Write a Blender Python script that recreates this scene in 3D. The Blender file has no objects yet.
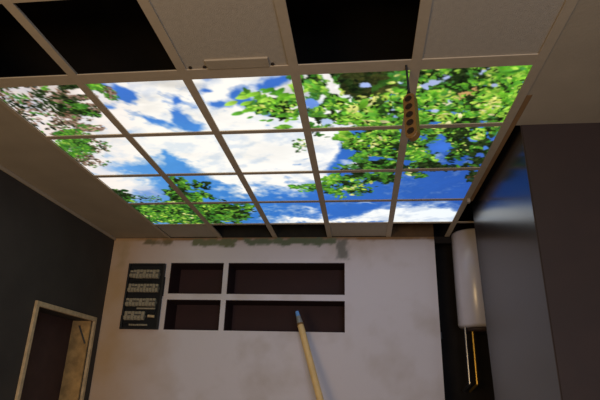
import bpy, bmesh, math, random
import numpy as np
from mathutils import Matrix, Vector
random.seed(7); rng = np.random.RandomState(11)
scn = bpy.context.scene
COL = scn.collection
EYE = 1.35
HC = EYE + 1.533            # underside of the suspended ceiling
VOID = HC + 0.42
XL, XR = -2.68, 2.0
YB, YF = 5.139, -2.6
CX = [-2.046, -1.493, -0.898, -0.322, 0.283, 0.871]     # ceiling grid lines, left to right
RY = [2.195, 2.811, 3.457, 4.077, 4.681]                # ceiling grid lines, front to back

# ------------------------------------------------------------------ camera
FPX = 512.18
p_, y_, r_ = 0.361820, -0.124997, 0.030128
cp, sp, cy, sy, cr, sr = math.cos(p_), math.sin(p_), math.cos(y_), math.sin(y_), math.cos(r_), math.sin(r_)
fw = np.array([sy*cp, cy*cp, sp]); r0 = np.array([cy, -sy, 0.0]); u0 = np.cross(r0, fw)
ri = cr*r0 + sr*u0; up = -sr*r0 + cr*u0
cam_d = bpy.data.cameras.new('camera'); cam = bpy.data.objects.new('camera', cam_d); COL.objects.link(cam)
cam.matrix_world = Matrix(((ri[0], up[0], -fw[0], 0), (ri[1], up[1], -fw[1], 0), (ri[2], up[2], -fw[2], EYE), (0, 0, 0, 1)))
cam_d.sensor_width = 36; cam_d.lens = FPX/600*36; cam_d.shift_y = -1/600
cam_d.clip_start = 0.02
scn.camera = cam

def on_ceiling(px, py):      # a spot of the printed ceiling seen in the photo -> metres
    d = fw + ri*(px-300)/FPX - up*(py-199)/FPX
    d = d*((HC-EYE)/d[2]); return d[0], d[1]

# ------------------------------------------------------------------ materials
def lin(c):
    c = np.asarray(c, float)/255.0
    return np.where(c <= 0.04045, c/12.92, ((c+0.055)/1.055)**2.4)
def mat(name, rgb, rough=0.6, metal=0.0, noise=0.0, nscale=8.0, bump=0.0, bscale=60.0, attr=None, spec=None, coat=0):
    m = bpy.data.materials.new(name); m.use_nodes = True
    nt = m.node_tree; b = nt.nodes['Principled BSDF']
    b.inputs['Roughness'].default_value = rough; b.inputs['Metallic'].default_value = metal
    if spec is not None: b.inputs['Specular IOR Level'].default_value = spec
    if coat: b.inputs['Coat Weight'].default_value = coat; b.inputs['Coat Roughness'].default_value = .12
    c = tuple(lin(rgb)) + (1,)
    b.inputs['Base Color'].default_value = c
    tc = nt.nodes.new('ShaderNodeTexCoord')
    if attr:
        a = nt.nodes.new('ShaderNodeAttribute'); a.attribute_name = attr
        src = a.outputs['Color']
    else: src = None
    if noise:
        n = nt.nodes.new('ShaderNodeTexNoise'); n.inputs['Scale'].default_value = nscale; n.inputs['Detail'].default_value = 6
        nt.links.new(tc.outputs['Object'], n.inputs['Vector'])
        mp = nt.nodes.new('ShaderNodeMapRange'); mp.inputs[1].default_value = .3; mp.inputs[2].default_value = .7
        mp.inputs[3].default_value = 1-noise; mp.inputs[4].default_value = 1+noise
        nt.links.new(n.outputs['Fac'], mp.inputs[0])
        mx = nt.nodes.new('ShaderNodeMix'); mx.data_type = 'RGBA'; mx.blend_type = 'MULTIPLY'; mx.inputs[0].default_value = 1
        if src: nt.links.new(src, mx.inputs[6])
        else: mx.inputs[6].default_value = c
        nt.links.new(mp.outputs[0], mx.inputs[7]); src = mx.outputs[2]
    if src: nt.links.new(src, b.inputs['Base Color'])
    if bump:
        n2 = nt.nodes.new('ShaderNodeTexNoise'); n2.inputs['Scale'].default_value = bscale; n2.inputs['Detail'].default_value = 4
        nt.links.new(tc.outputs['Object'], n2.inputs['Vector'])
        bp = nt.nodes.new('ShaderNodeBump'); bp.inputs['Strength'].default_value = bump; bp.inputs['Distance'].default_value = .01
        nt.links.new(n2.outputs['Fac'], bp.inputs['Height']); nt.links.new(bp.outputs[0], b.inputs['Normal'])
    return m
M = dict(
    wall=mat('back_wall_paint', (200, 192, 184), .7, attr='paint', bump=.15, bscale=25),
    board=mat('plasterboard', (176, 160, 132), .8, noise=.08, nscale=3, bump=.1),
    grid=mat('ceiling_grid', (190, 172, 142), .55, noise=.05, nscale=20),
    tile=mat('mineral_tile', (186, 174, 152), .85, noise=.06, nscale=40, bump=.3, bscale=200),
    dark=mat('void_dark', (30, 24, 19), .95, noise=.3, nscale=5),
    ochre=mat('raw_plaster', (92, 68, 40), .9, noise=.25, nscale=9, bump=.3),
    edging=mat('ochre_strip', (150, 112, 66), .85, noise=.12, nscale=12),
    void2=mat('unlit_plaster', (34, 31, 22), .95, noise=.3, nscale=9),  # shade of the void above the ceiling, put into the plaster colour
    leftw=mat('dark_wall', (58, 52, 44), .8, noise=.2, nscale=2.5, bump=.15),
    gloss=mat('dark_lacquer', (26, 25, 27), .21, noise=.08, nscale=3, spec=.8),
    brownw=mat('brown_edge', (46, 29, 17), .7, noise=.1),
    niche=mat('niche_lining', (48, 19, 14), .75, noise=.12, nscale=6),
    floor=mat('floor', (110, 100, 90), .6, noise=.1),
    wood=mat('raw_wood', (176, 138, 82), .75, noise=.3, nscale=14, bump=.3),
    woodlt=mat('pale_wood', (196, 170, 128), .7, noise=.2, nscale=20),
    redd=mat('door_leaf', (66, 42, 34), .7, noise=.15),
    handle=mat('pole_wood', (236, 196, 128), .55, noise=.1, nscale=12),
    ferr=mat('grey_metal', (165, 160, 150), .4, metal=.4),
    bluetip=mat('blue_tip', (110, 160, 215), .5),
    strip=mat('strip_plastic', (128, 95, 50), .45, spec=.4),
    socket=mat('socket_dark', (44, 32, 18), .5),
    black=mat('black_plastic', (16, 16, 15), .6),
    breaker=mat('breaker_grey', (150, 138, 112), .5, noise=.15, nscale=40),
    breakerd=mat('breaker_dark', (70, 66, 58), .5),
    panelb=mat('panel_black', (11, 10, 9), .8, noise=.2),
    heater=mat('white_enamel', (222, 216, 222), .24, spec=.9, noise=.03),
    heatd=mat('heater_cap', (60, 46, 42), .6),
    copper=mat('yellow_pipe', (205, 165, 70), .35, metal=.7),
    steel=mat('steel_pipe', (170, 170, 172), .3, metal=.9),
    greyp=mat('grey_plastic', (96, 96, 98), .6),
    housing=mat('light_housing', (60, 56, 50), .7),
)
# printed luminous sheet: gives off light through its own print
pm = bpy.data.materials.new('backlit_print'); pm.use_nodes = True
nt = pm.node_tree; nt.nodes.clear()
o_ = nt.nodes.new('ShaderNodeOutputMaterial'); e_ = nt.nodes.new('ShaderNodeEmission'); a_ = nt.nodes.new('ShaderNodeAttribute')
a_.attribute_name = 'print'; e_.inputs['Strength'].default_value = .91
nt.links.new(a_.outputs['Color'], e_.inputs['Color']); nt.links.new(e_.outputs[0], o_.inputs['Surface'])

# ------------------------------------------------------------------ mesh helpers
def box(bm, x0, x1, y0, y1, z0, z1, bev=0):
    r = bmesh.ops.create_cube(bm, size=1)
    bmesh.ops.scale(bm, vec=(x1-x0, y1-y0, z1-z0), verts=r['verts'])
    bmesh.ops.translate(bm, vec=((x0+x1)/2, (y0+y1)/2, (z0+z1)/2), verts=r['verts'])
    if bev:
        es = list({e for v in r['verts'] for e in v.link_edges})
        bmesh.ops.bevel(bm, geom=es, offset=bev, segments=2, affect='EDGES', profile=.5)
def cyl(bm, p0, p1, r0, r1=None, n=20):
    p0, p1 = Vector(p0), Vector(p1); r1 = r0 if r1 is None else r1
    d = p1-p0
    r = bmesh.ops.create_cone(bm, cap_ends=True, segments=n, radius1=r0, radius2=r1, depth=d.length)
    bmesh.ops.rotate(bm, verts=r['verts'], cent=(0, 0, 0), matrix=d.to_track_quat('Z', 'Y').to_matrix())
    bmesh.ops.translate(bm, verts=r['verts'], vec=(p0+p1)/2)
def tube(bm, pts, r, n=10):
    for a, b in zip(pts[:-1], pts[1:]): cyl(bm, a, b, r, n=n)
    for q in pts[1:-1]:
        s = bmesh.ops.create_uvsphere(bm, u_segments=10, v_segments=6, radius=r)
        bmesh.ops.translate(bm, verts=s['verts'], vec=q)
def lathe(bm, prof, c, n=40):
    rings = []
    for r, z in prof:
        rings.append([bm.verts.new((c[0]+r*math.cos(2*math.pi*k/n), c[1]+r*math.sin(2*math.pi*k/n), c[2]+z)) for k in range(n)])
    for a, b in zip(rings[:-1], rings[1:]):
        for k in range(n): bm.faces.new((a[k], a[(k+1) % n], b[(k+1) % n], b[k]))
    bm.faces.new(rings[0][::-1]); bm.faces.new(rings[-1])
def obj(name, bm, m, parent=None, smooth=False, loc=None):
    bmesh.ops.recalc_face_normals(bm, faces=bm.faces)
    me = bpy.data.meshes.new(name); bm.to_mesh(me); bm.free()
    me.materials.append(m)
    if smooth:
        for f in me.polygons: f.use_smooth = True
    o = bpy.data.objects.new(name, me); COL.objects.link(o)
    if parent: o.parent = parent
    return o
def rebase(o, loc):          # move the origin of a top-level mesh to its base
    o.data.transform(Matrix.Translation(-Vector(loc))); o.location = loc
    return o
def thing(name, label, cat, loc, group=None):
    o = bpy.data.objects.new(name, None); COL.objects.link(o); o.location = loc; o.empty_display_size = .1; o['kind'] = 'thing'
    o['label'] = label; o['category'] = cat
    if group: o['group'] = group
    return o
def local(bm, t): bmesh.ops.translate(bm, verts=bm.verts, vec=-Vector(t.location)); return bm
def tag(o, label, cat, group=None):
    o['kind'] = 'thing'
    o['label'] = label; o['category'] = cat
    if group: o['group'] = group
    return o
def struct(name, bm, m, label, cat='structure', parent=None):
    o = obj(name, bm, m, parent)
    if parent is None: o['kind'] = 'structure'; o['label'] = label; o['category'] = cat
    return o
def B(*boxes, bev=0):
    bm = bmesh.new()
    for b in boxes: box(bm, *b, bev=bev)
    return bm

# ------------------------------------------------------------------ 2-D noise (numpy)
def vnoise(X, Y, seed):
    r = np.random.RandomState(seed).rand(128, 128)
    xi = np.floor(X).astype(int); yi = np.floor(Y).astype(int); fx = X-xi; fy = Y-yi
    fx = fx*fx*(3-2*fx); fy = fy*fy*(3-2*fy)
    g = lambda i, j: r[(i) % 128, (j) % 128]
    return (g(xi, yi)*(1-fx)+g(xi+1, yi)*fx)*(1-fy)+(g(xi, yi+1)*(1-fx)+g(xi+1, yi+1)*fx)*fy
def fbm(X, Y, s, seed, octv=5):
    t = 0; a = 1; w = 0
    for k in range(octv): t = t+a*vnoise(X*s+17.3*k+50, Y*s+9.1*k+50, seed+k); w += a; a *= .55; s *= 2.03
    return t/w

# ------------------------------------------------------------------ the printed sky and foliage, one picture across all panels
RES = 0.0058
gx = np.arange(CX[0]-.01, CX[-1]+.02, RES); gy = np.arange(RY[0]-.01, RY[-1]+.02, RES)
GX, GY = np.meshgrid(gx, gy)
def to_photo(X, Y):
    Z = HC-EYE; q = X*fw[0]+Y*fw[1]+Z*fw[2]
    return 300+FPX*(X*ri[0]+Y*ri[1]+Z*ri[2])/q, 199-FPX*(X*up[0]+Y*up[1]+Z*up[2])/q
U, V = to_photo(GX, GY)
N1 = fbm(GX, GY, 4.0, 3); N2 = fbm(GX, GY, 9.0, 20); N4 = fbm(GX, GY, 30.0, 120, 3); N3 = fbm(GX*1.0, GY*2.2, 3.0, 40)
Uw = U+(fbm(GX, GY, 7, 60)-.5)*18; Vw = V+(fbm(GX, GY, 7, 80)-.5)*11
N5 = fbm(GX*.9-GY*.45, GY*1.6+GX*.9, 7.0, 140)
NF = fbm(GX, GY, 15.0, 300, 4); NS = fbm(GX*1.0, GY*3.4, 7.0, 320, 4); NT = fbm(GX, GY, 16.0, 340, 3); NA = fbm(GX, GY, 5.0, 360, 3)
def blob(cx, cy, rx, ry, rot=0):
    c, s = math.cos(math.radians(rot)), math.sin(math.radians(rot))
    dx, dy = Uw-cx, Vw-cy
    return np.exp(-(((dx*c+dy*s)/rx)**2+((-dx*s+dy*c)/ry)**2))
curve = np.interp(U, [61, 110, 135, 165, 180, 215, 250, 300, 322, 345, 370, 470], [176, 170, 160, 154, 163, 179, 189, 190, 176, 140, 100, 60])
S = np.clip((Vw-curve)/10, -1, 1)
for (cx, cy, rx, ry, rot, w) in [
    (122, 96, 13, 7, 30, 1.9), (112, 108, 10, 4, 10, 1.6), (131, 101, 8, 5, 20, 1.2), (148, 118, 18, 4, 25, .95), (160, 124, 16, 4, 10, .9),
    (182, 123, 13, 8, 20, 2.0), (176, 113, 6, 5, 0, 1.3), (180, 102, 4, 3, 0, 1.5), (192, 128, 9, 4, 0, 1.1), (101, 84, 6, 3, 0, .5),
    (207, 90, 7, 4, 0, 1.6), (204, 102, 5, 3, 20, 1.6), (220, 107, 10, 4, 0, 1.9), (240, 96, 11, 8, 20, 2.2), (252, 102, 12, 5, 0, 1.6),
    (262, 88, 10, 4, 0, 1.5), (276, 84, 14, 6, -8, 2.2), (287, 78, 6, 3, 0, 1.5), (268, 110, 16, 5, 0, 1.2), (266, 126, 4, 2, 0, .9),
    (300, 108, 5, 4, 0, 1.0), (312, 105, 12, 4, 0, 1.7), (334, 124, 14, 3, 0, .9), (362, 86, 6, 4, 0, 2), (390, 112, 8, 5, 0, 1.5),
    (168, 157, 13, 4, 40, 1.7), (180, 167, 12, 4, 15, 1.0), (150, 168, 16, 5, 0, .8), (88, 104, 8, 3, 0, .6), (225, 144, 10, 3, 20, .6),
    (295, 163, 6, 3, 0, 1.0), (304, 157, 4, 2, 0, .9), (346, 154, 13, 8, 0, 1.5), (330, 140, 7, 6, 30, .6), (288, 180, 10, 3, 20, .8), (236, 185, 5, 3, 0, .6),
    (148, 196, 16, 6, 15, .5), (84, 172, 14, 4, 10, .8), (66, 138, 5, 2, 0, .6),
    # white cloud over blue
    (115, 184, 26, 9, 10, -2.6), (140, 187, 14, 8, 10, -1.3), (230, 181, 24, 4, 25, -1.5), (216, 189, 8, 2, 0, -.9), (240, 197, 8, 2, 15, -.8),
    (322, 148, 9, 16, 15, -1.6), (364, 165, 9, 3, 0, -1.9), (345, 163, 12, 3, 0, -1.5), (326, 177, 10, 4, 0, -2.2), (360, 180, 10, 4, 0, -.5),
    (309, 209, 8, 3, 20, -1.25), (300, 221, 22, 2.6, 0, -2.4), (322, 217, 8, 2.5, 0, -1.4), (378, 217, 20, 4, -8, -2.6), (350, 222, 26, 2, 0, -1.8), (366, 205, 8, 1.6, 0, -1.1),
    (398, 213, 10, 6, 0, -2.8), (425, 212, 26, 6, 0, -3.2), (446, 216, 14, 6, 0, -2.6), (415, 221, 30, 3, 0, -2.5), (330, 86, 14, 8, 45, -2.4), (330, 97, 10, 6, 45, -2),
    (318, 122, 14, 6, 0, -1.5), (340, 128, 16, 3, 0, -1.5), (262, 150, 40, 16, 0, -.8), (215, 148, 16, 10, 0, -.6), (150, 148, 18, 8, 0, -.7), (168, 90, 24, 8, 0, -.5), (232, 82, 14, 3, 0, -1)]:
    S = S+w*(1.15 if w > 0 else 1)*blob(cx, cy, rx, ry, rot)
NM = 1-.55*np.clip((U-290)/60, 0, 1)*np.clip((V-165)/15, 0, 1)
b = S+((N1-.5)*1.5+(N2-.5)*1.7+(N4-.5)*.8)*NM
b = b+(N5-.5)*1.0*NM
ca, sa = math.cos(.36), math.sin(.36)
N6 = fbm((U*ca+V*sa)/24, (-U*sa+V*ca)/6, 1.0, 400, 4)
b = b+(N6-.5)*3.0*np.clip((220-U)/30, 0, 1)*np.clip((136-V)/10, 0, 1)*np.clip((U-85)/20, 0, 1)+(N6-.5)*1.3*np.clip((V-136)/10, 0, 1)*np.clip((300-U)/30, 0, 1)
b = np.clip((b+.62)/1.5, .0, 1)
b = np.maximum(b, np.clip((N2+N5-.95)*.5, 0, .16))
def L3(k, cols): return np.stack([np.interp(k, [c[0] for c in cols], [c[1][i] for c in cols]) for i in range(3)], -1)
blue = L3(U, [(61, (110, 165, 225)), (170, (82, 150, 220)), (250, (62, 130, 212)), (330, (55, 112, 202)), (470, (48, 92, 180))])
topb = L3(V, [(60, (58, 105, 200)), (110, (70, 125, 210)), (150, (78, 145, 220)), (222, (60, 118, 205))])
tb = np.clip((150-V)/40, 0, 1)[..., None]
blue = blue*(1-tb)+topb*tb
blue = blue*(.93+.14*N2[..., None])
dn = np.clip((V-200)/25, 0, 1)[..., None]; blue = blue*(1-.04*dn)
white = L3(U, [(61, (250, 236, 228)), (150, (254, 249, 240)), (330, (253, 251, 246)), (460, (240, 247, 252))])
shade = np.clip((N3-.5)*3, 0, 1)*np.clip((125-V)/30, .25, 1)
white = white*(1-.16*shade[..., None])
IMG = white*(1-b[..., None])+blue*b[..., None]
# pale lavender haze low in the left column
hz = (np.exp(-(((U-150)/18)**2+((V-195)/7)**2))*.6)[..., None]
IMG = IMG*(1-hz)+np.array([150, 165, 215])*hz
hz = (np.exp(-(((U-106)/14)**2+((V-170)/6)**2))*.5)[..., None]
IMG = IMG*(1-hz)+np.array([205, 215, 235])*hz

PAL = dict(bright=[(112, 182, 46), (146, 206, 62), (84, 156, 40), (172, 218, 80), (98, 172, 54)],
           mid=[(78, 140, 42), (60, 120, 38), (104, 162, 52), (70, 132, 60)],
           dark=[(28, 44, 18), (40, 58, 24), (22, 32, 18), (52, 70, 34)],
           brown=[(120, 92, 72), (92, 70, 50), (150, 116, 96), (172, 140, 124)],
           yellow=[(226, 228, 128), (206, 222, 92), (240, 232, 168)],
           orange=[(206, 158, 100), (176, 128, 76), (222, 182, 130)],
           sky=[(160, 180, 232), (190, 205, 240), (120, 150, 225)],
           olive=[(56, 62, 30), (70, 72, 34), (44, 48, 24)],
           white=[(250, 250, 245)])
def leaf(x, y, a, ang, col, w=.42):
    i0 = int((x-a-gx[0])/RES); i1 = int((x+a-gx[0])/RES)+2; j0 = int((y-a-gy[0])/RES); j1 = int((y+a-gy[0])/RES)+2
    i0 = max(i0, 0); j0 = max(j0, 0); i1 = min(i1, len(gx)); j1 = min(j1, len(gy))
    if i1 <= i0 or j1 <= j0: return
    dx = GX[j0:j1, i0:i1]-x; dy = GY[j0:j1, i0:i1]-y
    c, s = math.cos(ang), math.sin(ang)
    p = (dx*c+dy*s)/a; q = (-dx*s+dy*c)/a
    d = w*np.clip(1-p*p, 0, 1)**.8-np.abs(q)
    m = np.clip(d*a/RES*.9+.5, 0, 1)*(np.abs(p) < 1)
    cc = np.array(col)*(1+.18*p[..., None]-.12*(np.abs(q) < .05)[..., None])
    IMG[j0:j1, i0:i1] = IMG[j0:j1, i0:i1]*(1-m[..., None])+np.clip(cc, 0, 255)*m[..., None]
def at_(F, X, Y):
    i = int((X-gx[0])/RES); j = int((Y-gy[0])/RES)
    return F[j, i] if 0 <= i < len(gx) and 0 <= j < len(gy) else None
RANK = dict(dark=0, olive=.5, brown=1, mid=2, sky=2.5, orange=2.6, bright=3, yellow=4, white=5)
def foliage(cx, cy, rx, ry, n, size, mix, rot=0, base=0.0, basecol=(34, 52, 20), edge=1.0, flow=None, stretch=False, rag=2.6, gain=1.3):
    c, s = math.cos(math.radians(rot)), math.sin(math.radians(rot))
    dx, dy = U-cx, V-cy
    d = np.sqrt(((dx*c+dy*s)/rx)**2+((-dx*s+dy*c)/ry)**2)
    F = (1.12-d)*gain+((NS if stretch else NF)-.5)*rag*1.6
    F[d > 1.5] = -9
    if base > 0:
        k = np.clip(F*2.2+base-.9, 0, 1)*(F > -5)
        k = k[..., None]*.95
        IMG[:] = IMG*(1-k)+np.array(basecol)*(.55+.9*NT[..., None])*k
    size *= .78; n = int(n*2.4)
    mix = sorted(mix, key=lambda q: RANK[q[0]]); tot = sum(q[1] for q in mix)
    todo = []
    for _ in range(n):
        t = random.random()*2*math.pi; r = math.sqrt(random.random())*1.3
        ex, ey = rx*r*math.cos(t), ry*r*math.sin(t)
        X, Y = on_ceiling(cx+ex*c-ey*s, cy+ex*s+ey*c)
        f = at_(F, X, Y)
        if f is None or f < 0: continue
        g = (at_(NT, X, Y)-.5)*2.0+.40+random.gauss(0, .2)
        g = min(max(g, 0), .999)*tot; acc = 0
        for pal, fr in mix:
            acc += fr
            if g < acc: break
        todo.append((RANK[pal]*.3+random.random(), X, Y, pal))
    todo.sort()
    for _, X, Y, pal in todo:
        ang = (at_(NA, X, Y)*9+random.gauss(0, .5)) if flow is None else flow+random.gauss(0, .5)
        leaf(X, Y, size*random.uniform(.6, 1.35), ang, np.array(random.choice(PAL[pal]))*random.uniform(.85, 1.08), random.uniform(.34, .52))
def hole(cx, cy, rx, ry, col, rot=0, k0=.42):
    g = blob(cx, cy, rx*1.15, ry*1.15, rot)
    k = np.clip((g-k0+(N4-.5)*.9+(NF-.5)*1.1)*5, 0, 1)*(g > .12)
    k = k[..., None]
    IMG[:] = IMG*(1-k)+np.array(col)*(.92+.16*N2[..., None])*k

# left column, twigs in brown and green against pale cloud
for c in [(70, 86, 12, 6), (64, 92, 9, 8), (78, 98, 14, 6), (72, 108, 18, 6), (90, 111, 8, 4), (70, 122, 16, 7), (84, 128, 14, 5), (66, 132, 12, 5)]:
    foliage(*c, 120, .014, [('brown', .62), ('dark', .28), ('mid', .1)], flow=-.15, stretch=True, rag=3.2, base=.35, basecol=(150, 122, 104))
foliage(70, 107, 16, 5, 200, .018, [('dark', .5), ('mid', .5)], stretch=True, rot=10, base=.8, basecol=(62, 70, 38)); foliage(68, 133, 12, 3.5, 120, .018, [('mid', .8), ('bright', .2)], stretch=True, base=.6, basecol=(62, 90, 38))
foliage(72, 87, 10, 4, 120, .018, [('dark', .7), ('mid', .3)], stretch=True, base=.8, basecol=(56, 66, 34)); foliage(84, 112, 14, 3, 90, .016, [('dark', .5), ('mid', .5)], stretch=True, rot=15)
foliage(60, 104, 8, 40, 60, .02, [('dark', .4), ('mid', .3), ('brown', .3)])
foliage(30, 110, 30, 30, 400, .022, [('dark', .35), ('mid', .2), ('brown', .45)])
foliage(84, 150, 24, 13, 420, .015, [('brown', .35), ('dark', .2), ('mid', .45)], rot=15, edge=1.1)
foliage(76, 150, 15, 10, 220, .018, [('mid', .6), ('dark', .25), ('bright', .15)], base=.25, basecol=(70, 90, 40))
foliage(72, 147, 14, 8, 120, .018, [('mid', .7), ('bright', .3)])
foliage(92, 158, 14, 6, 120, .014, [('brown', .6), ('mid', .4)])
foliage(95, 86, 10, 5, 90, .018, [('mid', .6), ('dark', .2), ('bright', .2)], rot=10, base=.3, basecol=(60, 95, 35))
foliage(110, 94, 8, 5, 70, .015, [('brown', .4), ('mid', .4), ('bright', .2)], rot=25)
# low left tree
foliage(118, 195, 16, 4, 90, .02, [('mid', .5), ('dark', .3), ('bright', .2)], rot=18, base=.3)
foliage(146, 199, 20, 3, 60, .02, [('mid', .5), ('dark', .3), ('bright', .2)])
foliage(190, 200, 22, 10, 150, .034, [('mid', .5), ('dark', .3), ('bright', .2)], rot=15, base=.6)
foliage(180, 187, 10, 7, 70, .034, [('mid', .45), ('dark', .4), ('bright', .15)], rot=30, base=.35)
foliage(200, 186, 8, 4, 16, .04, [('dark', .7), ('mid', .3)])
foliage(174, 181, 6, 3, 12, .03, [('dark', .7), ('mid', .3)])
foliage(185, 213, 56, 11, 620, .032, [('mid', .45), ('dark', .2), ('bright', .3), ('yellow', .05)], base=1.2, basecol=(40, 84, 30), rag=1.5, gain=2.5)
foliage(160, 216, 28, 7, 70, .026, [('bright', .8), ('yellow', .2)])
foliage(225, 213, 26, 10, 260, .034, [('mid', .5), ('dark', .3), ('bright', .2)], base=.9, rag=1.8, gain=2)
foliage(246, 212, 9, 6, 26, .036, [('dark', .6), ('mid', .4)])
x, y = on_ceiling(124.7, 191); leaf(x, y, .035, 0, (30, 70, 30), .9)
# branch reaching over the second panel of the front row
foliage(274, 105, 26, 9, 200, .032, [('dark', .3), ('mid', .35), ('bright', .35)], rot=10, base=.1, flow=2.6)
foliage(284, 112, 16, 8, 120, .03, [('dark', .45), ('mid', .3), ('bright', .25)], rot=0, base=.2, flow=2.6)
foliage(268, 99, 22, 7, 40, .042, [('bright', .8), ('mid', .2)], rot=10, flow=2.5)
for (px, py, s_) in [(231, 104, .05), (238, 114, .05), (243, 98, .05), (253, 95, .05), (246, 104, .045), (268, 91, .045), (280, 92, .045), (287, 121, .03), (294, 120, .03), (284, 126, .03), (250, 118, .025), (263, 121, .025), (270, 121, .03), (258, 109, .04), (247, 111, .045), (290, 98, .04)]:
    X, Y = on_ceiling(px, py); leaf(X, Y, s_, 2.6+random.gauss(0, .25), random.choice(PAL['bright']), .42)
foliage(296, 78, 6, 3, 20, .025, [('mid', .4), ('bright', .6)]); foliage(297, 95, 5, 12, 30, .03, [('mid', .4), ('bright', .6)])
# third panel of the front row: sunlit crowns, dark mass behind
foliage(378, 76, 50, 14, 260, .034, [('mid', .4), ('bright', .6)], base=1.0, basecol=(80, 140, 40))
foliage(372, 118, 56, 15, 420, .036, [('mid', .4), ('dark', .24), ('bright', .36)], base=.9, basecol=(52, 96, 30))
foliage(315, 84, 11, 13, 130, .032, [('dark', .5), ('mid', .4), ('bright', .1)], rot=-20, base=.5)
foliage(332, 78, 12, 6, 40, .04, [('bright', .8), ('mid', .2)], base=.8, basecol=(105, 180, 55))


foliage(315, 95, 14, 8, 80, .03, [('mid', .5), ('bright', .5)], base=.2)
foliage(332, 106, 12, 8, 110, .03, [('dark', .6), ('mid', .25), ('bright', .15)], base=.5)
foliage(318, 116, 14, 6, 90, .028, [('dark', .4), ('mid', .5), ('bright', .1)], base=.1)
foliage(372, 84, 24, 12, 330, .03, [('olive', .8), ('dark', .2)], base=2.6, basecol=(54, 58, 28))
foliage(350, 79, 14, 6, 90, .028, [('dark', .7), ('mid', .3)], base=.8)
foliage(388, 76, 14, 6, 80, .03, [('olive', .5), ('mid', .5)], base=.6)

foliage(374, 109, 24, 8, 26, .07, [('bright', .85), ('yellow', .15)], rot=-10)
foliage(360, 121, 26, 5, 40, .045, [('bright', .7), ('yellow', .3)], flow=.3)
foliage(382, 106, 5, 4, 20, .03, [('dark', 1)])

foliage(398, 100, 8, 12, 50, .036, [('bright', .7), ('yellow', .3)])
foliage(370, 82, 22, 10, 260, .026, [('olive', .7), ('dark', .3)], base=2.6, basecol=(48, 54, 26), rag=1.8)
hole(331, 90, 12, 3.5, (250, 244, 240), 48); hole(321, 79, 6, 3, (245, 240, 236), 45); hole(340, 98, 4, 3, (250, 246, 240))
hole(313, 104, 10, 4, (110, 150, 228), -5); hole(303, 110, 4, 3, (80, 130, 220)); hole(364, 85, 5, 3.5, (170, 188, 240)); hole(389, 110, 4, 5, (180, 195, 240)); hole(399, 115, 4, 2, (150, 175, 238))
hole(325, 122, 12, 3.5, (190, 210, 245)); hole(345, 127, 12, 2.5, (238, 240, 250)); hole(386, 84, 3, 2, (160, 185, 240))
foliage(333, 102, 16, 5, 40, .03, [('mid', .5), ('bright', .5)])

# fourth panel of the front row
foliage(470, 95, 66, 36, 1500, .034, [('mid', .34), ('dark', .26), ('bright', .34), ('yellow', .06)], base=1.4, basecol=(48, 84, 30))
foliage(462, 79, 16, 8, 120, .03, [('dark', .8), ('mid', .2)], base=1.5)
foliage(478, 93, 20, 10, 120, .026, [('dark', .7), ('mid', .3)], base=.9)
foliage(472, 107, 10, 5, 60, .026, [('dark', .9), ('mid', .1)], base=1.5)
for c in [(436, 83, 11, 3.5, -25), (427, 90, 5, 4, 0), (480, 70, 11, 2.5, -20), (434, 111, 5, 3, 0), (450, 102, 4, 4, -30), (488, 112, 4, 3.5, 0), (447, 93, 5, 2, 0), (497, 85, 4, 2, 0), (470, 82, 4, 1.5, 0)]:
    hole(*c[:4], (178, 192, 236), c[4])
for c in [(464, 95, 8, 4), (500, 73, 8, 4), (494, 91, 7, 2.5), (474, 88, 5, 2.5), (458, 100, 4, 2)]:
    hole(*c, (206, 160, 104))
hole(488, 97, 8, 1.3, (240, 228, 180)); hole(446, 104, 8, 1.2, (236, 228, 190))
foliage(470, 95, 60, 32, 160, .026, [('mid', .4), ('dark', .3), ('bright', .3)])
foliage(500, 102, 16, 16, 90, .036, [('bright', .85), ('yellow', .15)]); foliage(528, 70, 9, 6, 90, .04, [('bright', 1)], base=1.5, basecol=(90, 150, 40))
foliage(523, 76, 10, 10, 80, .04, [('bright', .8), ('yellow', .2)])
foliage(440, 116, 26, 5, 80, .034, [('bright', .85), ('yellow', .15)]); foliage(430, 98, 12, 5, 40, .045, [('bright', .8), ('mid', .2)])
foliage(508, 70, 10, 4, 30, .05, [('mid', .7), ('bright', .3)])
# second row
foliage(298, 145, 9, 6, 60, .018, [('mid', .5), ('dark', .35), ('yellow', .15)]); foliage(318, 134, 6, 2, 14, .025, [('dark', .5), ('mid', .5)])
foliage(284, 128, 5, 2, 8, .035, [('bright', .5), ('mid', .5)])
foliage(375, 138, 34, 11, 360, .03, [('bright', .36), ('mid', .36), ('dark', .28)], base=1.0, basecol=(48, 88, 30))
foliage(346, 136, 8, 6, 50, .04, [('bright', .8), ('mid', .2)])
foliage(376, 152, 22, 10, 260, .028, [('mid', .35), ('dark', .45), ('bright', .12), ('yellow', .08)], base=.8, rot=10)
foliage(388, 150, 12, 16, 180, .028, [('mid', .3), ('dark', .65), ('bright', .05)], base=.9)
foliage(380, 166, 18, 5, 100, .028, [('mid', .4), ('dark', .5), ('bright', .1)], base=.3)
foliage(354, 168, 18, 3, 50, .026, [('mid', .4), ('dark', .6)])
foliage(361, 158, 8, 4, 40, .03, [('bright', .4), ('mid', .6)])
foliage(372, 144, 14, 5, 40, .025, [('yellow', .5), ('bright', .5)])
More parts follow.
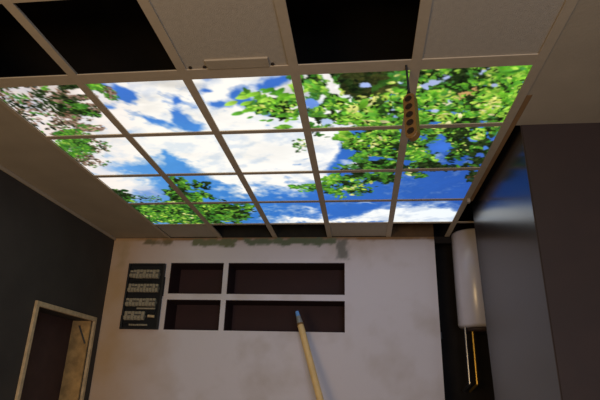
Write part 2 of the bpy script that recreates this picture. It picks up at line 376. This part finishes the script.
# fourth panel, second row
foliage(450, 131, 50, 7, 160, .04, [('bright', .5), ('mid', .4), ('yellow', .1)], base=1.0, basecol=(75, 135, 40))
foliage(420, 148, 17, 17, 330, .03, [('mid', .45), ('dark', .35), ('bright', .2)], base=.7)
foliage(436, 148, 8, 8, 50, .03, [('mid', .6), ('dark', .4)])
foliage(472, 146, 22, 19, 420, .03, [('dark', .8), ('mid', .2)], base=1.2, basecol=(26, 36, 22))
hole(442, 148, 9, 9, (66, 118, 215)); hole(468, 140, 3, 2, (90, 130, 220)); hole(482, 148, 3, 2, (80, 130, 220)); hole(476, 156, 4, 2, (70, 110, 205)); hole(492, 141, 3, 2, (70, 110, 205))
foliage(456, 154, 7, 10, 60, .028, [('dark', .7), ('mid', .3)])

foliage(478, 134, 6, 5, 30, .036, [('yellow', .2), ('bright', .8)])
foliage(436, 167, 36, 3, 110, .028, [('dark', .8), ('mid', .2)], base=.2)
# third row: branch in the middle, ragged edge at the right
foliage(303, 188, 11, 3, 26, .034, [('bright', .5), ('mid', .5)], flow=.1)
foliage(344, 183, 24, 8, 170, .03, [('mid', .4), ('dark', .35), ('bright', .25)], rot=-8, base=.1)
foliage(330, 181, 8, 5, 30, .036, [('bright', .6), ('mid', .4)])
foliage(356, 188, 16, 7, 120, .028, [('mid', .5), ('dark', .38), ('yellow', .12)]); foliage(338, 195, 7, 4, 30, .03, [('mid', .5), ('bright', .5)])
foliage(364, 176, 18, 4, 110, .03, [('mid', .5), ('dark', .5)], base=.3)
foliage(389, 177, 9, 6, 90, .028, [('mid', .5), ('dark', .5)], base=.4)
foliage(413, 174, 15, 4, 60, .03, [('mid', .5), ('dark', .3), ('yellow', .2)], base=.1)
foliage(436, 170, 36, 1.5, 50, .025, [('dark', .8), ('mid', .2)])
foliage(473, 175, 6, 7, 60, .026, [('dark', .7), ('mid', .1), ('brown', .2)], base=.3)
for (cx, cy, rx, ry, n) in [(470, 95, 60, 30, 240), (370, 106, 48, 22, 200), (378, 145, 28, 16, 110), (445, 140, 44, 14, 130), (275, 108, 22, 9, 60)]:
    for _ in range(n):          # scattered small leaves, shade gaps and sun spots
        a = random.random()*2*math.pi; r = math.sqrt(random.random())
        X, Y = on_ceiling(cx+rx*r*math.cos(a), cy+ry*r*math.sin(a))
        q = at_(IMG, X, Y)
        if q is None or (U.shape and abs(to_photo(X, Y)[0]-370) < 24 and to_photo(X, Y)[1] < 94) or q[1] < q[2] or q[0] > 225: continue
        leaf(X, Y, random.uniform(.009, .02), random.uniform(0, 3.14), random.choice(PAL['dark'] if random.random() < .5 else PAL['bright']+PAL['yellow'][:2]), .45)
IMG = np.clip(IMG, 0, 255)
LIN = lin(IMG)
LIN = LIN*(1+.06*np.clip((LIN.min(-1)-.62)/.3, 0, 1))[..., None]      # bare white film passes the most light

def sample(x, y):
    fx = (x-gx[0])/RES; fy = (y-gy[0])/RES
    i = np.clip(fx.astype(int), 0, len(gx)-2); j = np.clip(fy.astype(int), 0, len(gy)-2)
    tx = (fx-i)[:, None]; ty = (fy-j)[:, None]
    return (LIN[j, i]*(1-tx)+LIN[j, i+1]*tx)*(1-ty)+(LIN[j+1, i]*(1-tx)+LIN[j+1, i+1]*tx)*ty

BAR = .024
ROWN = ['nearest', 'second', 'third', 'farthest']
TL = {(0, 0): 'printed with pale cloud and brownish twigs', (1, 0): 'printed with two blue patches in white cloud', (2, 0): 'printed with a leafy branch across blue and cloud',
      (3, 0): 'printed with sunlit green crowns and a dark mass', (4, 0): 'printed all over with sunlit yellow green leaves',
      (0, 1): 'printed with green and brown foliage fading to white', (1, 1): 'printed with white cloud and a diagonal blue streak', (2, 1): 'printed almost wholly with white cloud',
      (3, 1): 'printed with a tree edge over patchy cloud', (4, 1): 'printed with dark foliage round a blue gap',
      (0, 2): 'printed with white glow and one dark round leaf', (1, 2): 'printed with a small treetop and streaky cloud', (2, 2): 'printed with a cloud edge above plain blue',
      (3, 2): 'printed with a thin leafy branch across deep blue', (4, 2): 'printed deep blue with leaves at its edge',
      (0, 3): 'printed fully with bright green leaves', (1, 3): 'printed half green leaves and half blue', (2, 3): 'printed blue with a small wisp and low cloud',
      (3, 3): 'printed deep blue with a low cloud line', (4, 3): 'printed blue with a long white cloud'}
COLN = ['leftmost', 'second from left', 'middle', 'second from right', 'rightmost']
ZP = HC+.004
for c in range(5):
    for r in range(4):
        x0, x1 = CX[c]+(.002 if c == 0 else .008), CX[c+1]-.008; y0, y1 = RY[r]+.008, RY[r+1]-.008
        t = thing('sky_light_panel', 'backlit panel %s, %s row, %s' % (TL[c, r], ROWN[r], COLN[c]), 'ceiling light panel', ((x0+x1)/2, (y0+y1)/2, ZP), 'backlit sky print panels in the ceiling grid')
        n = 96; m_ = 100
        xs = np.linspace(x0, x1, n+1); ys = np.linspace(y0, y1, m_+1)
        X, Y = np.meshgrid(xs, ys); X = X.ravel(); Y = Y.ravel()
        co = np.stack([X-t.location.x, Y-t.location.y, np.zeros_like(X)], -1)
        k = (np.arange(m_)[:, None]*(n+1)+np.arange(n)[None]).ravel()
        fc = np.stack([k, k+n+1, k+n+2, k+1], -1)          # facing down
        me = bpy.data.meshes.new('printed_diffuser')
        me.vertices.add(len(co)); me.vertices.foreach_set('co', co.ravel())
        me.loops.add(fc.size); me.loops.foreach_set('vertex_index', fc.ravel())
        me.polygons.add(len(fc)); me.polygons.foreach_set('loop_start', np.arange(0, fc.size, 4))
        me.update(calc_edges=True); me.materials.append(pm)
        at = me.color_attributes.new('print', 'FLOAT_COLOR', 'POINT')
        at.data.foreach_set('color', np.c_[sample(X, Y), np.ones(len(X))].ravel())
        d = bpy.data.objects.new('printed_diffuser', me); COL.objects.link(d); d.parent = t
        bm = local(B((x0, x1, y0, y1, ZP+.002, ZP+.05)), t); obj('light_housing', bm, M['housing'], t)

# ------------------------------------------------------------------ suspended grid
TR = 0
def trim(bm, m, label):
    global TR; TR += 1
    return struct('trim_%d' % TR, bm, m, label, 'ceiling grid bar')
names = ['along the left plasterboard', 'first from the left', 'second from the left', 'in the middle', 'behind the hanging power strip', 'along the right-hand dark wall']
ZB = HC-.006
for i, x in enumerate(CX):
    w = BAR if i else .014
    xc = x if i else x-.014
    bm = B((xc-w, xc+w, -.8, YB-.004, ZB, HC+.0015), (xc-.002, xc+.002, -.8, YB-.004, HC+.0015, HC+.03))
    tr = trim(bm, M['grid'], 'long painted ceiling grid runner, %s' % names[i])
    if i == 5:
        obj('bracket', B((.872, .895, 4.05, 4.09, HC-.035, ZB)), M['board'], tr)
rowl = ['in front of the nearest lit row', 'behind the nearest lit row', 'behind the second lit row', 'behind the third lit row', 'between the lit panels and the shelf wall']
for i, y in enumerate(RY):
    w = [.042, .020, .020, .020, .018][i]
    yc = y-(.02 if i == 0 else 0)
    xe = 1.9 if i == 4 else CX[-1]
    trim(B((CX[0]-.01, xe, yc-w, yc+w, ZB+.001, HC+.001), (CX[0]-.01, xe, yc-.002, yc+.002, HC+.001, HC+.003)), M['grid'], 'cross bar of the ceiling grid %s' % rowl[i])
for y in (1.58, .97, .36, -.25, -.8):
    trim(B((CX[0]-.01, CX[-1], y-.02, y+.02, ZB+.001, HC+.001)), M['grid'], 'cross bar of the ceiling grid near and behind the camera')

# plain tiles
def tile(x0, x1, y0, y1, label):
    return tag(rebase(obj('ceiling_tile', B((x0+.006, x1-.006, y0+.006, y1-.006, HC+.003, HC+.018), bev=.002), M['tile']), ((x0+x1)/2, (y0+y1)/2, HC+.003)), label, 'ceiling tile', 'plain ceiling tiles')
t2 = thing('ceiling_tile', 'plain scuffed ceiling tile with a shallow cover plate in front of the leafy branch panel', 'ceiling tile', ((CX[1+1]+CX[2+1])/2-.29, 1.88, HC+.003), 'plain ceiling tiles')
x0, x1 = CX[1]+.006+.595, CX[2]-.006+.576
x0, x1 = CX[2]+.006, CX[3]-.006
obj('tile_board', local(B((x0, x1, 1.586, RY[0]-.006, HC+.003, HC+.018), bev=.002), t2), M['tile'], t2)
obj('cover_plate', local(B((-.76, -.44, 2.06, 2.135, HC-.008, HC+.003), bev=.003), t2), M['board'], t2)
for x in (-.775, -.425, -.85):
    bm = bmesh.new(); cyl(bm, (x, 2.12, HC-.003), (x, 2.12, HC+.003), .009); obj('screw', local(bm, t2), M['socket'], t2)
tile(CX[0], CX[1], RY[4], YB, 'plain ceiling tile against the shelf wall, beyond the bright green leaf panel')
tile(CX[3], CX[4], RY[4], YB, 'grey plain ceiling tile against the shelf wall, between two open bays')
k = 0
for (c, y0, y1) in [(4, 1.58, RY[0]), (0, .97, 1.58), (2, .97, 1.58), (3, .97, 1.58), (4, .97, 1.58), (1, .97, 1.58)]:
    tile(CX[c], CX[c+1], y0, y1, 'plain ceiling tile right of the power cable, nearer than the sunlit leaf panels' if y1 > 2 else 'plain ceiling tile in the near dark part of the grid')
for c in range(5):
    for y0, y1 in ((.36, .97), (-.25, .36), (-.8, -.25)):
        tile(CX[c], CX[c+1], y0, y1, 'plain ceiling tile in the near dark part of the grid')

# ------------------------------------------------------------------ shell
cb = B((XL, CX[0]-.028, -.8, YB, HC, HC+.0125), (.93, XR, -.8, 2.835, HC, HC+.0125), (CX[5]+.026, .93, -.8, 2.499, HC, HC+.0125),
       (XL, XR, YF, -.8, HC, HC+.0125))
struct('ceiling', cb, M['board'], 'plain plasterboard border around the lit ceiling grid')
struct('ceiling', B((XL-.3, XR+.2, YF-.1, 6.0, VOID, VOID+.1)), M['dark'], 'dark slab above the suspended ceiling')
struct('floor', B((XL-.6, XR+.2, YF-.1, 6.0, -.1, 0)), M['floor'], 'floor')
struct('wall_front', B((XL-.3, XR+.2, YF-.12, YF, 0, VOID)), M['ochre'], 'wall behind the camera')
struct('wall_side', B((XR, XR+.12, YF, 5.9, 0, VOID)), M['brownw'], 'far right wall in shade')

trim(B((CX[5]+.026, .928, 2.5, 4.12, HC-.001, HC+.0125)), M['edging'], 'narrow ochre plaster strip between the lit grid and the glossy wall')
# left wall with a doorway
DY0, DY1, DZ = 4.02, 4.965, EYE+.615
struct('wall_left', B((XL-.2, XL, YF, DY0, 0, VOID), (XL-.2, XL, DY1, 5.9, 0, VOID), (XL-.2, XL, DY0, DY1, DZ, VOID)), M['leftw'], 'dark painted wall on the left')
trim(B((XL, XL+.018, -.8, YB, HC-.03, HC-.001), bev=.004), M['board'], 'thin bead where the left wall meets the ceiling')
dr = bpy.data.objects.new('door_1', None); COL.objects.link(dr); dr.location = (XL, (DY0+DY1)/2, 0)
dr['kind'] = 'structure'; dr['label'] = 'raw wood doorway with a dark leaf, low in the left wall'; dr['category'] = 'doorway'
D = lambda name, bm, m: obj(name, local(bm, dr), m, dr)
D('header', B((XL-.01, XL+.022, DY0-.04, DY1+.04, DZ-.002, DZ+.04), bev=.004), M['woodlt'])
D('casing', B((XL-.01, XL+.022, DY1, DY1+.04, 0, DZ-.002), bev=.004), M['woodlt'])
D('casing', B((XL-.01, XL+.022, DY0-.04, DY0, 0, DZ-.002), bev=.004), M['woodlt'])
D('jamb', B((XL-.2, XL-.01, DY1-.02, DY1-.001, 0, DZ-.002)), M['wood'])
D('jamb', B((XL-.2, XL-.01, DY0+.001, DY0+.02, 0, DZ-.002)), M['wood'])
bm = bmesh.new(); cyl(bm, (XL-.03, DY1-.026, DZ-.22), (XL-.12, DY1-.026, DZ-.05), .008); D('hinge_strap', bm, M['breakerd'])
D('door_leaf', B((XL-.24, XL-.2, DY0-.02, DY1+.02, 0, DZ+.02)), M['redd'])

# back wall: painted sheet with four recessed shelves
NX = [(-2.003, -1.430), (-1.378, -.166)]
NZ = [(EYE+.562, EYE+.867), (EYE+.928, EYE+1.254)]
XE = .742
def grid1(lo, hi, cuts, step):
    cs = sorted([lo, hi]+cuts); out = []
    for a, b_ in zip(cs[:-1], cs[1:]):
        n = max(1, int(round((b_-a)/step))); out += list(np.linspace(a, b_, n+1)[:-1])
    return np.array(out+[hi])
PZ = HC-.004
wx = grid1(XL, XE, [v for a in NX for v in a], .02); wz = grid1(0, PZ, [v for a in NZ for v in a], .02)
X, Z = np.meshgrid(wx, wz)
pn = fbm(X, Z, 3, 200); pf = fbm(X, Z, 14, 230)
colr = np.ones(X.shape+(3,))*lin((216, 207, 206))
def pm_(mask, rgb):
    global colr
    m = np.clip(mask, 0, 1)[..., None]; colr = colr*(1-m)+lin(rgb)*m
rel = Z-EYE
pm_(np.clip((pn-.5)*1.2, 0, .5), (172, 160, 146))
pm_((rel-1.49)/.02+(pf-.5)*1.8, (138, 100, 50))
pm_(np.clip((rel-1.40)/.16, 0, 1)*.3, (150, 128, 98))                     # bare ochre band, and a soft browner fade towards the ceiling
pm_(np.clip((-1.75-X)/.8, 0, 1)*.8+(pn-.5)*.3, (186, 148, 96))     # dimmer, warmer light at the left, painted into the wall colour
def patch(x0, x1, z0, z1, rgb, k=.9):
    sx = np.minimum(X-x0, x1-X)/.03; sz = np.minimum(rel-z0, z1-rel)/.02
    pm_((np.minimum(sx, sz)*1.2+.55+(pf-.5)*5)*k*(np.minimum(sx, sz) > -1.2), rgb)
patch(-1.80, -1.33, 1.44, 1.512, (112, 118, 84)); patch(-2.35, -2.02, 1.46, 1.50, (120, 108, 76))
patch(-1.22, -.24, 1.45, 1.522, (104, 116, 88)); patch(-.26, -.13, 1.30, 1.515, (128, 126, 118), .6)
patch(-2.62, -2.5, 1.2, 1.5, (176, 150, 110), .3)
keep = []
nxx = len(wx)
for j in range(len(wz)-1):
    zc = (wz[j]+wz[j+1])/2
    for i in range(nxx-1):
        xc = (wx[i]+wx[i+1])/2
        if any(a < xc < b_ for a, b_ in NX) and any(a < zc < b_ for a, b_ in NZ): continue
        q = j*nxx+i; keep.append((q, q+1, q+nxx+1, q+nxx))
me = bpy.data.meshes.new('wall_back')
me.from_pydata(np.stack([X.ravel(), np.full(X.size, YB), Z.ravel()], -1).tolist(), [], keep)
at = me.color_attributes.new('paint', 'FLOAT_COLOR', 'POINT')
at.data.foreach_set('color', np.c_[colr.reshape(-1, 3), np.ones(X.size)].ravel()); me.materials.append(M['wall'])
wb = bpy.data.objects.new('wall_back', me); COL.objects.link(wb)
wb['kind'] = 'structure'; wb['label'] = 'pale plastered wall with four recessed dark shelves'; wb['category'] = 'wall'
# body of the wall around the recesses (returns, end and backing)
ZN0, ZN1 = NZ[0][0], NZ[1][1]
obj('wall_body', B((XL, NX[0][0], YB+.001, YB+.36, 0, HC), (NX[1][1], XE, YB+.001, YB+.36, 0, HC), (NX[0][0], NX[1][1], YB+.001, YB+.36, 0, ZN0-.001),
                   (NX[0][0], NX[1][1], YB+.001, YB+.36, ZN1+.001, HC), (NX[0][1], NX[1][0], YB+.001, YB+.36, ZN0, ZN1),
                   (NX[0][0], NX[0][1], YB+.001, YB+.36, NZ[0][1], NZ[1][0]), (NX[1][0], NX[1][1], YB+.001, YB+.36, NZ[0][1], NZ[1][0])), M['brownw'], wb)
obj('wall_top', B((XL, .283, YB+.01, YB+.36, HC, VOID)), M['void2'], wb); obj('wall_top', B((.283, XE, YB+.01, YB+.36, HC, VOID)), M['ochre'], wb)
for (a, b_) in NX:
    for (z0, z1) in NZ:
        t_ = .006
        obj('niche', B((a, b_, YB+.30, YB+.31, z0, z1), (a, a+t_, YB+.004, YB+.30, z0, z1), (b_-t_, b_, YB+.004, YB+.30, z0, z1), (a, b_, YB+.004, YB+.30, z0, z0+t_), (a, b_, YB+.004, YB+.30, z1-t_, z1)), M['niche'], wb)

# recess right of the shelf wall
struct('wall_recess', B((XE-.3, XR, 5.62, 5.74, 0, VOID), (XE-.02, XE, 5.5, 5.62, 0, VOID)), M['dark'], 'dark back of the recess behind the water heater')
struct('trim_%d' % 40, B((.745, 1.9, YB+.02, YB+.06, EYE+1.47, HC)), M['dark'], 'dark timber lintel over the recess beside the shelf wall')

# glossy dark wall on the right
WX = .957
bm = B((WX, XR-.001, 2.84, 4.33, 0, VOID-.001))
for v in bm.verts:                    # the cladding leans a little: both upright edges run out of plumb
    if v.co.z < 1: v.co.y = 2.77 if v.co.y < 3.5 else 4.04
bmesh.ops.bevel(bm, geom=[e for e in bm.edges if abs(e.verts[0].co.z-e.verts[1].co.z) > 1 and all(v.co.x < 1 for v in e.verts)], offset=.006, segments=3, affect='EDGES')
wr = struct('wall_right', bm, M['gloss'], 'dark glossy wall on the right reflecting the blue ceiling')
wr.data.materials.append(M['brownw'])
for f in wr.data.polygons:
    if f.normal.y < -.7 and f.center.y < 2.9: f.material_index = 1

# ------------------------------------------------------------------ open electrical distribution board
eb = thing('distribution_board', 'open black electrical board with four rows of grey breakers, left of the shelves', 'electrical panel', (-2.26, YB, EYE+.555))
bm = B((-2.445, -2.055, YB-.022, YB-.002, EYE+.560, EYE+1.238), bev=.004)
for (x0, x1, z0, z1) in [(-2.47, -2.43, .56, .70), (-2.455, -2.43, .74, .93), (-2.45, -2.43, 1.02, 1.2), (-2.07, -2.045, .9, 1.1)]:
    box(bm, x0, x1, YB-.016, YB-.002, EYE+z0, EYE+z1, bev=.003)
obj('backplate', local(bm, eb), M['panelb'], eb)
fr = bmesh.new()
for b_ in [(-2.45, -2.43, .56, 1.238), (-2.07, -2.05, .56, 1.238), (-2.43, -2.07, 1.222, 1.238), (-2.43, -2.07, .56, .572)]:
    box(fr, b_[0], b_[1], YB-.05, YB-.022, EYE+b_[2], EYE+b_[3], bev=.003)
obj('rim', local(fr, eb), M['black'], eb)
rows = [(1.075, 1.168, -2.418, -2.10, 9), (.93, 1.018, -2.415, -2.09, 10), (.785, .868, -2.418, -2.10, 9), (.645, .735, -2.415, -2.20, 6)]
for ri_, (z0, z1, x0, x1, n) in enumerate(rows):
    zc = EYE+(z0+z1)/2
    rail = obj('breaker_row', local(B((x0-.006, x1+.006, YB-.03, YB-.022, zc-.012, zc+.012)), eb), M['breakerd'], eb)
    w = (x1-x0)/n
    for k in range(n):
        a = x0+k*w; dz = 0; h = (z1-z0)/2*random.choice([1, 1, .96])
        if ri_ == 0 and k < 2: h *= .93 if k else .8
        bm = B((a+.0015, a+w-.0015, YB-.062, YB-.03, zc-h+dz, zc+h+dz), bev=.003)
        box(bm, a+w*.06, a+w*.94, YB-.076, YB-.062, zc-h*.8, zc-h*.05, bev=.002)
        bk = obj('breaker', local(bm, eb), M['breaker'], rail)
        if (k*7+ri_*3) % 5 < 3: obj('switch', local(B((a+w*.02, a+w*.98, YB-.070, YB-.0625, zc+.004, zc+.016), bev=.002), eb), M['breakerd'], rail)
tb_ = bmesh.new()
for k in range(9): box(tb_, -2.36+k*.022, -2.342+k*.022, YB-.045, YB-.022, EYE+.592, EYE+.610, bev=.002)
obj('terminal_strip', local(tb_, eb), M['breaker'], eb)
obj('terminal_strip', local(B((-2.30, -2.10, YB-.045, YB-.022, EYE+.758, EYE+.775), bev=.003), eb), M['breaker'], eb)
bm = bmesh.new(); cyl(bm, (-2.165, YB-.05, EYE+.69), (-2.095, YB-.05, EYE+.685), .014); obj('cable_gland', local(bm, eb), M['woodlt'], eb)
for pts_ in [[(-2.2, YB-.04, EYE+.70), (-2.17, YB-.05, EYE+.72), (-2.11, YB-.05, EYE+.72), (-2.09, YB-.04, EYE+.78)], [(-2.42, YB-.05, EYE+.6), (-2.37, YB-.055, EYE+.62), (-2.28, YB-.05, EYE+.61)],
             [(-2.4, YB-.05, EYE+1.04), (-2.3, YB-.06, EYE+1.05), (-2.18, YB-.055, EYE+1.045)]]:
    bm = bmesh.new(); tube(bm, pts_, .005, 8); obj('wire', local(bm, eb), M['black'], eb)

# ------------------------------------------------------------------ hanging power strip
def rayp(px, py, Y):
    d = fw+ri*(px-300)/FPX-up*(py-199)/FPX
    return Vector((d[0]*Y/d[1], Y, EYE+d[2]*Y/d[1]))
A = Vector((.2475, 2.2, EYE+1.372)); Bp = Vector((.2455, 2.14, EYE+1.100))
ps = thing('power_strip', 'brown five-socket power strip hanging from a black cable below the lit ceiling', 'power strip', tuple((A+Bp)/2))
ax = (A-Bp).normalized(); fn = Vector((-.55, -1, -.25)); fn = (fn-ax*fn.dot(ax)).normalized(); sx_ = ax.cross(fn)
R3 = Matrix((sx_, fn, ax)).transposed().to_4x4()          # local x side, y face outward, z along
Lh = (A-Bp).length/2; W2 = .029
bm = bmesh.new()
prof = []
for k in range(13):
    a = math.pi*k/12; prof.append((W2*math.cos(a), Lh-W2+W2*math.sin(a)))
for k in range(13):
    a = math.pi+math.pi*k/12; prof.append((W2*math.cos(a), -Lh+W2+W2*math.sin(a)))
va = [bm.verts.new((x, .019, z)) for x, z in prof]; vb = [bm.verts.new((x, -.019, z)) for x, z in prof]
f1 = bm.faces.new(va); f2 = bm.faces.new(vb[::-1])
for k in range(len(prof)): bm.faces.new((va[k], va[(k+1) % len(prof)], vb[(k+1) % len(prof)], vb[k]))
bmesh.ops.bevel(bm, geom=list(f1.edges)+list(f2.edges), offset=.005, segments=3, affect='EDGES')
bm.transform(R3); obj('casing', bm, M['strip'], ps)
for k in range(5):
    zc = Lh-.040-k*(2*Lh-.078)/4
    bm = bmesh.new(); 
    cyl(bm, (0, .0192, zc), (0, .0215, zc), .0225, n=28); bm.transform(R3); so = obj('socket', bm, M['strip'], ps)
    bm = bmesh.new(); cyl(bm, (0, .0216, zc), (0, .0225, zc), .0185, n=28); bm.transform(R3); obj('socket_well', bm, M['socket'], so)
    bm = bmesh.new()
    for s in (-1, 1): cyl(bm, (s*.0075, .0226, zc+s*.004), (s*.0075, .0232, zc+s*.004), .003, n=10)
    bm.transform(R3); obj('socket_hole', bm, M['black'], so)
top = R3 @ Vector((-.004, 0, Lh))
cp_ = [top, top+Vector((.0, .0, .03)), Vector((A.x-.012, 2.175, HC-.008))-ps.location, Vector((A.x-.014, 2.17, HC+.02))-ps.location]
bm = bmesh.new(); tube(bm, cp_, .0055, 10); obj('cable', bm, M['black'], ps)
bm = bmesh.new(); cyl(bm, top-ax*.004, top+ax*.02, .009, n=16); obj('cable_grommet', bm, M['black'], ps)

# ------------------------------------------------------------------ pole leaning on the lower shelf edge
top = Vector((-.632, YB-.075, EYE+.745)); foot = Vector((.06, YB-.86, 0.0))
dv = (foot-top).normalized()
pl = thing('long_handled_brush', 'pale wooden pole with grey ferrule and bluish tip, leaning by the lower right shelf', 'brush', tuple(foot))
def seg(a, b_, ra, rb, m, n):
    bm = bmesh.new(); cyl(bm, top+dv*a, top+dv*b_, ra, rb, n=20); obj(n, local(bm, pl), m, pl, smooth=False)
seg(0, .055, .018, .022, M['bluetip'], 'bristle_tip'); seg(.055, .135, .022, .031, M['ferr'], 'ferrule')
seg(.135, .155, .033, .033, M['strip'], 'collar'); seg(.155, (foot-top).length-.012, .031, .031, M['handle'], 'handle')

# ------------------------------------------------------------------ water heater
hc = (1.118, 5.16, EYE+.620)
wh = thing('water_heater', 'white cylindrical water heater in the dark recess beside the glossy wall', 'water heater', hc)
bm = bmesh.new(); lathe(bm, [(.15, .0), (.185, .008), (.2, .03), (.2, .92), (.195, .935), (.18, .945), (.12, .95)], (0, 0, 0)); obj('tank', bm, M['heater'], wh, smooth=True)
bm = bmesh.new(); lathe(bm, [(.12, -.035), (.14, -.03), (.145, -.0005)], (0, 0, 0)); obj('bottom_cap', bm, M['heatd'], wh, smooth=True)
for x, m, n in ((-.150, M['steel'], 'cold_pipe'), (-.085, M['copper'], 'hot_pipe')):
    bm = bmesh.new(); tube(bm, [(x, -.06, .01), (x, -.06, -.5), (x, .3, -.56)], .011); obj(n, bm, m, wh)
for z_ in (.2, .55): obj('wall_bracket', B((-.12, .12, .19, .459, z_, z_+.05)), M['greyp'], wh)
jb = rebase(obj('junction_box', B((.762, .82, 5.58, 5.619, EYE+.56, EYE+.63), bev=.005), M['greyp']), (.79, 5.619, EYE+.56))
tag(jb, 'small grey box low in the dark recess left of the water heater', 'junction box')

# ------------------------------------------------------------------ light
def area(name, loc, target, size, power, rgb):
    l = bpy.data.lights.new(name, 'AREA'); l.shape = 'RECTANGLE'; l.size, l.size_y = size; l.energy = power; l.color = tuple(rgb)
    o = bpy.data.objects.new(name, l); COL.objects.link(o); o.location = loc
    o.rotation_euler = (Vector(target)-Vector(loc)).to_track_quat('-Z', 'Y').to_euler(); return o
area('room_lamp', (-1.6, -1.9, 1.1), (-1.9, 5.0, 2.4), (1.4, 1.2), 60, (1, .68, .33))
area('cool_fill', (.9, -2.3, 1.5), (.6, 5.0, 2.0), (1.6, 1.6), 84, (.70, .77, 1))  # added cool fill from behind the camera, no window is built there
w = bpy.data.worlds.new('world'); scn.world = w; w.use_nodes = True
w.node_tree.nodes['Background'].inputs[0].default_value = (.02, .018, .015, 1)
scn.view_settings.view_transform = 'Standard'; scn.view_settings.look = 'None'
scn.view_settings.exposure = 0.13; scn.view_settings.gamma = 1; scn.view_settings.use_curve_mapping = False
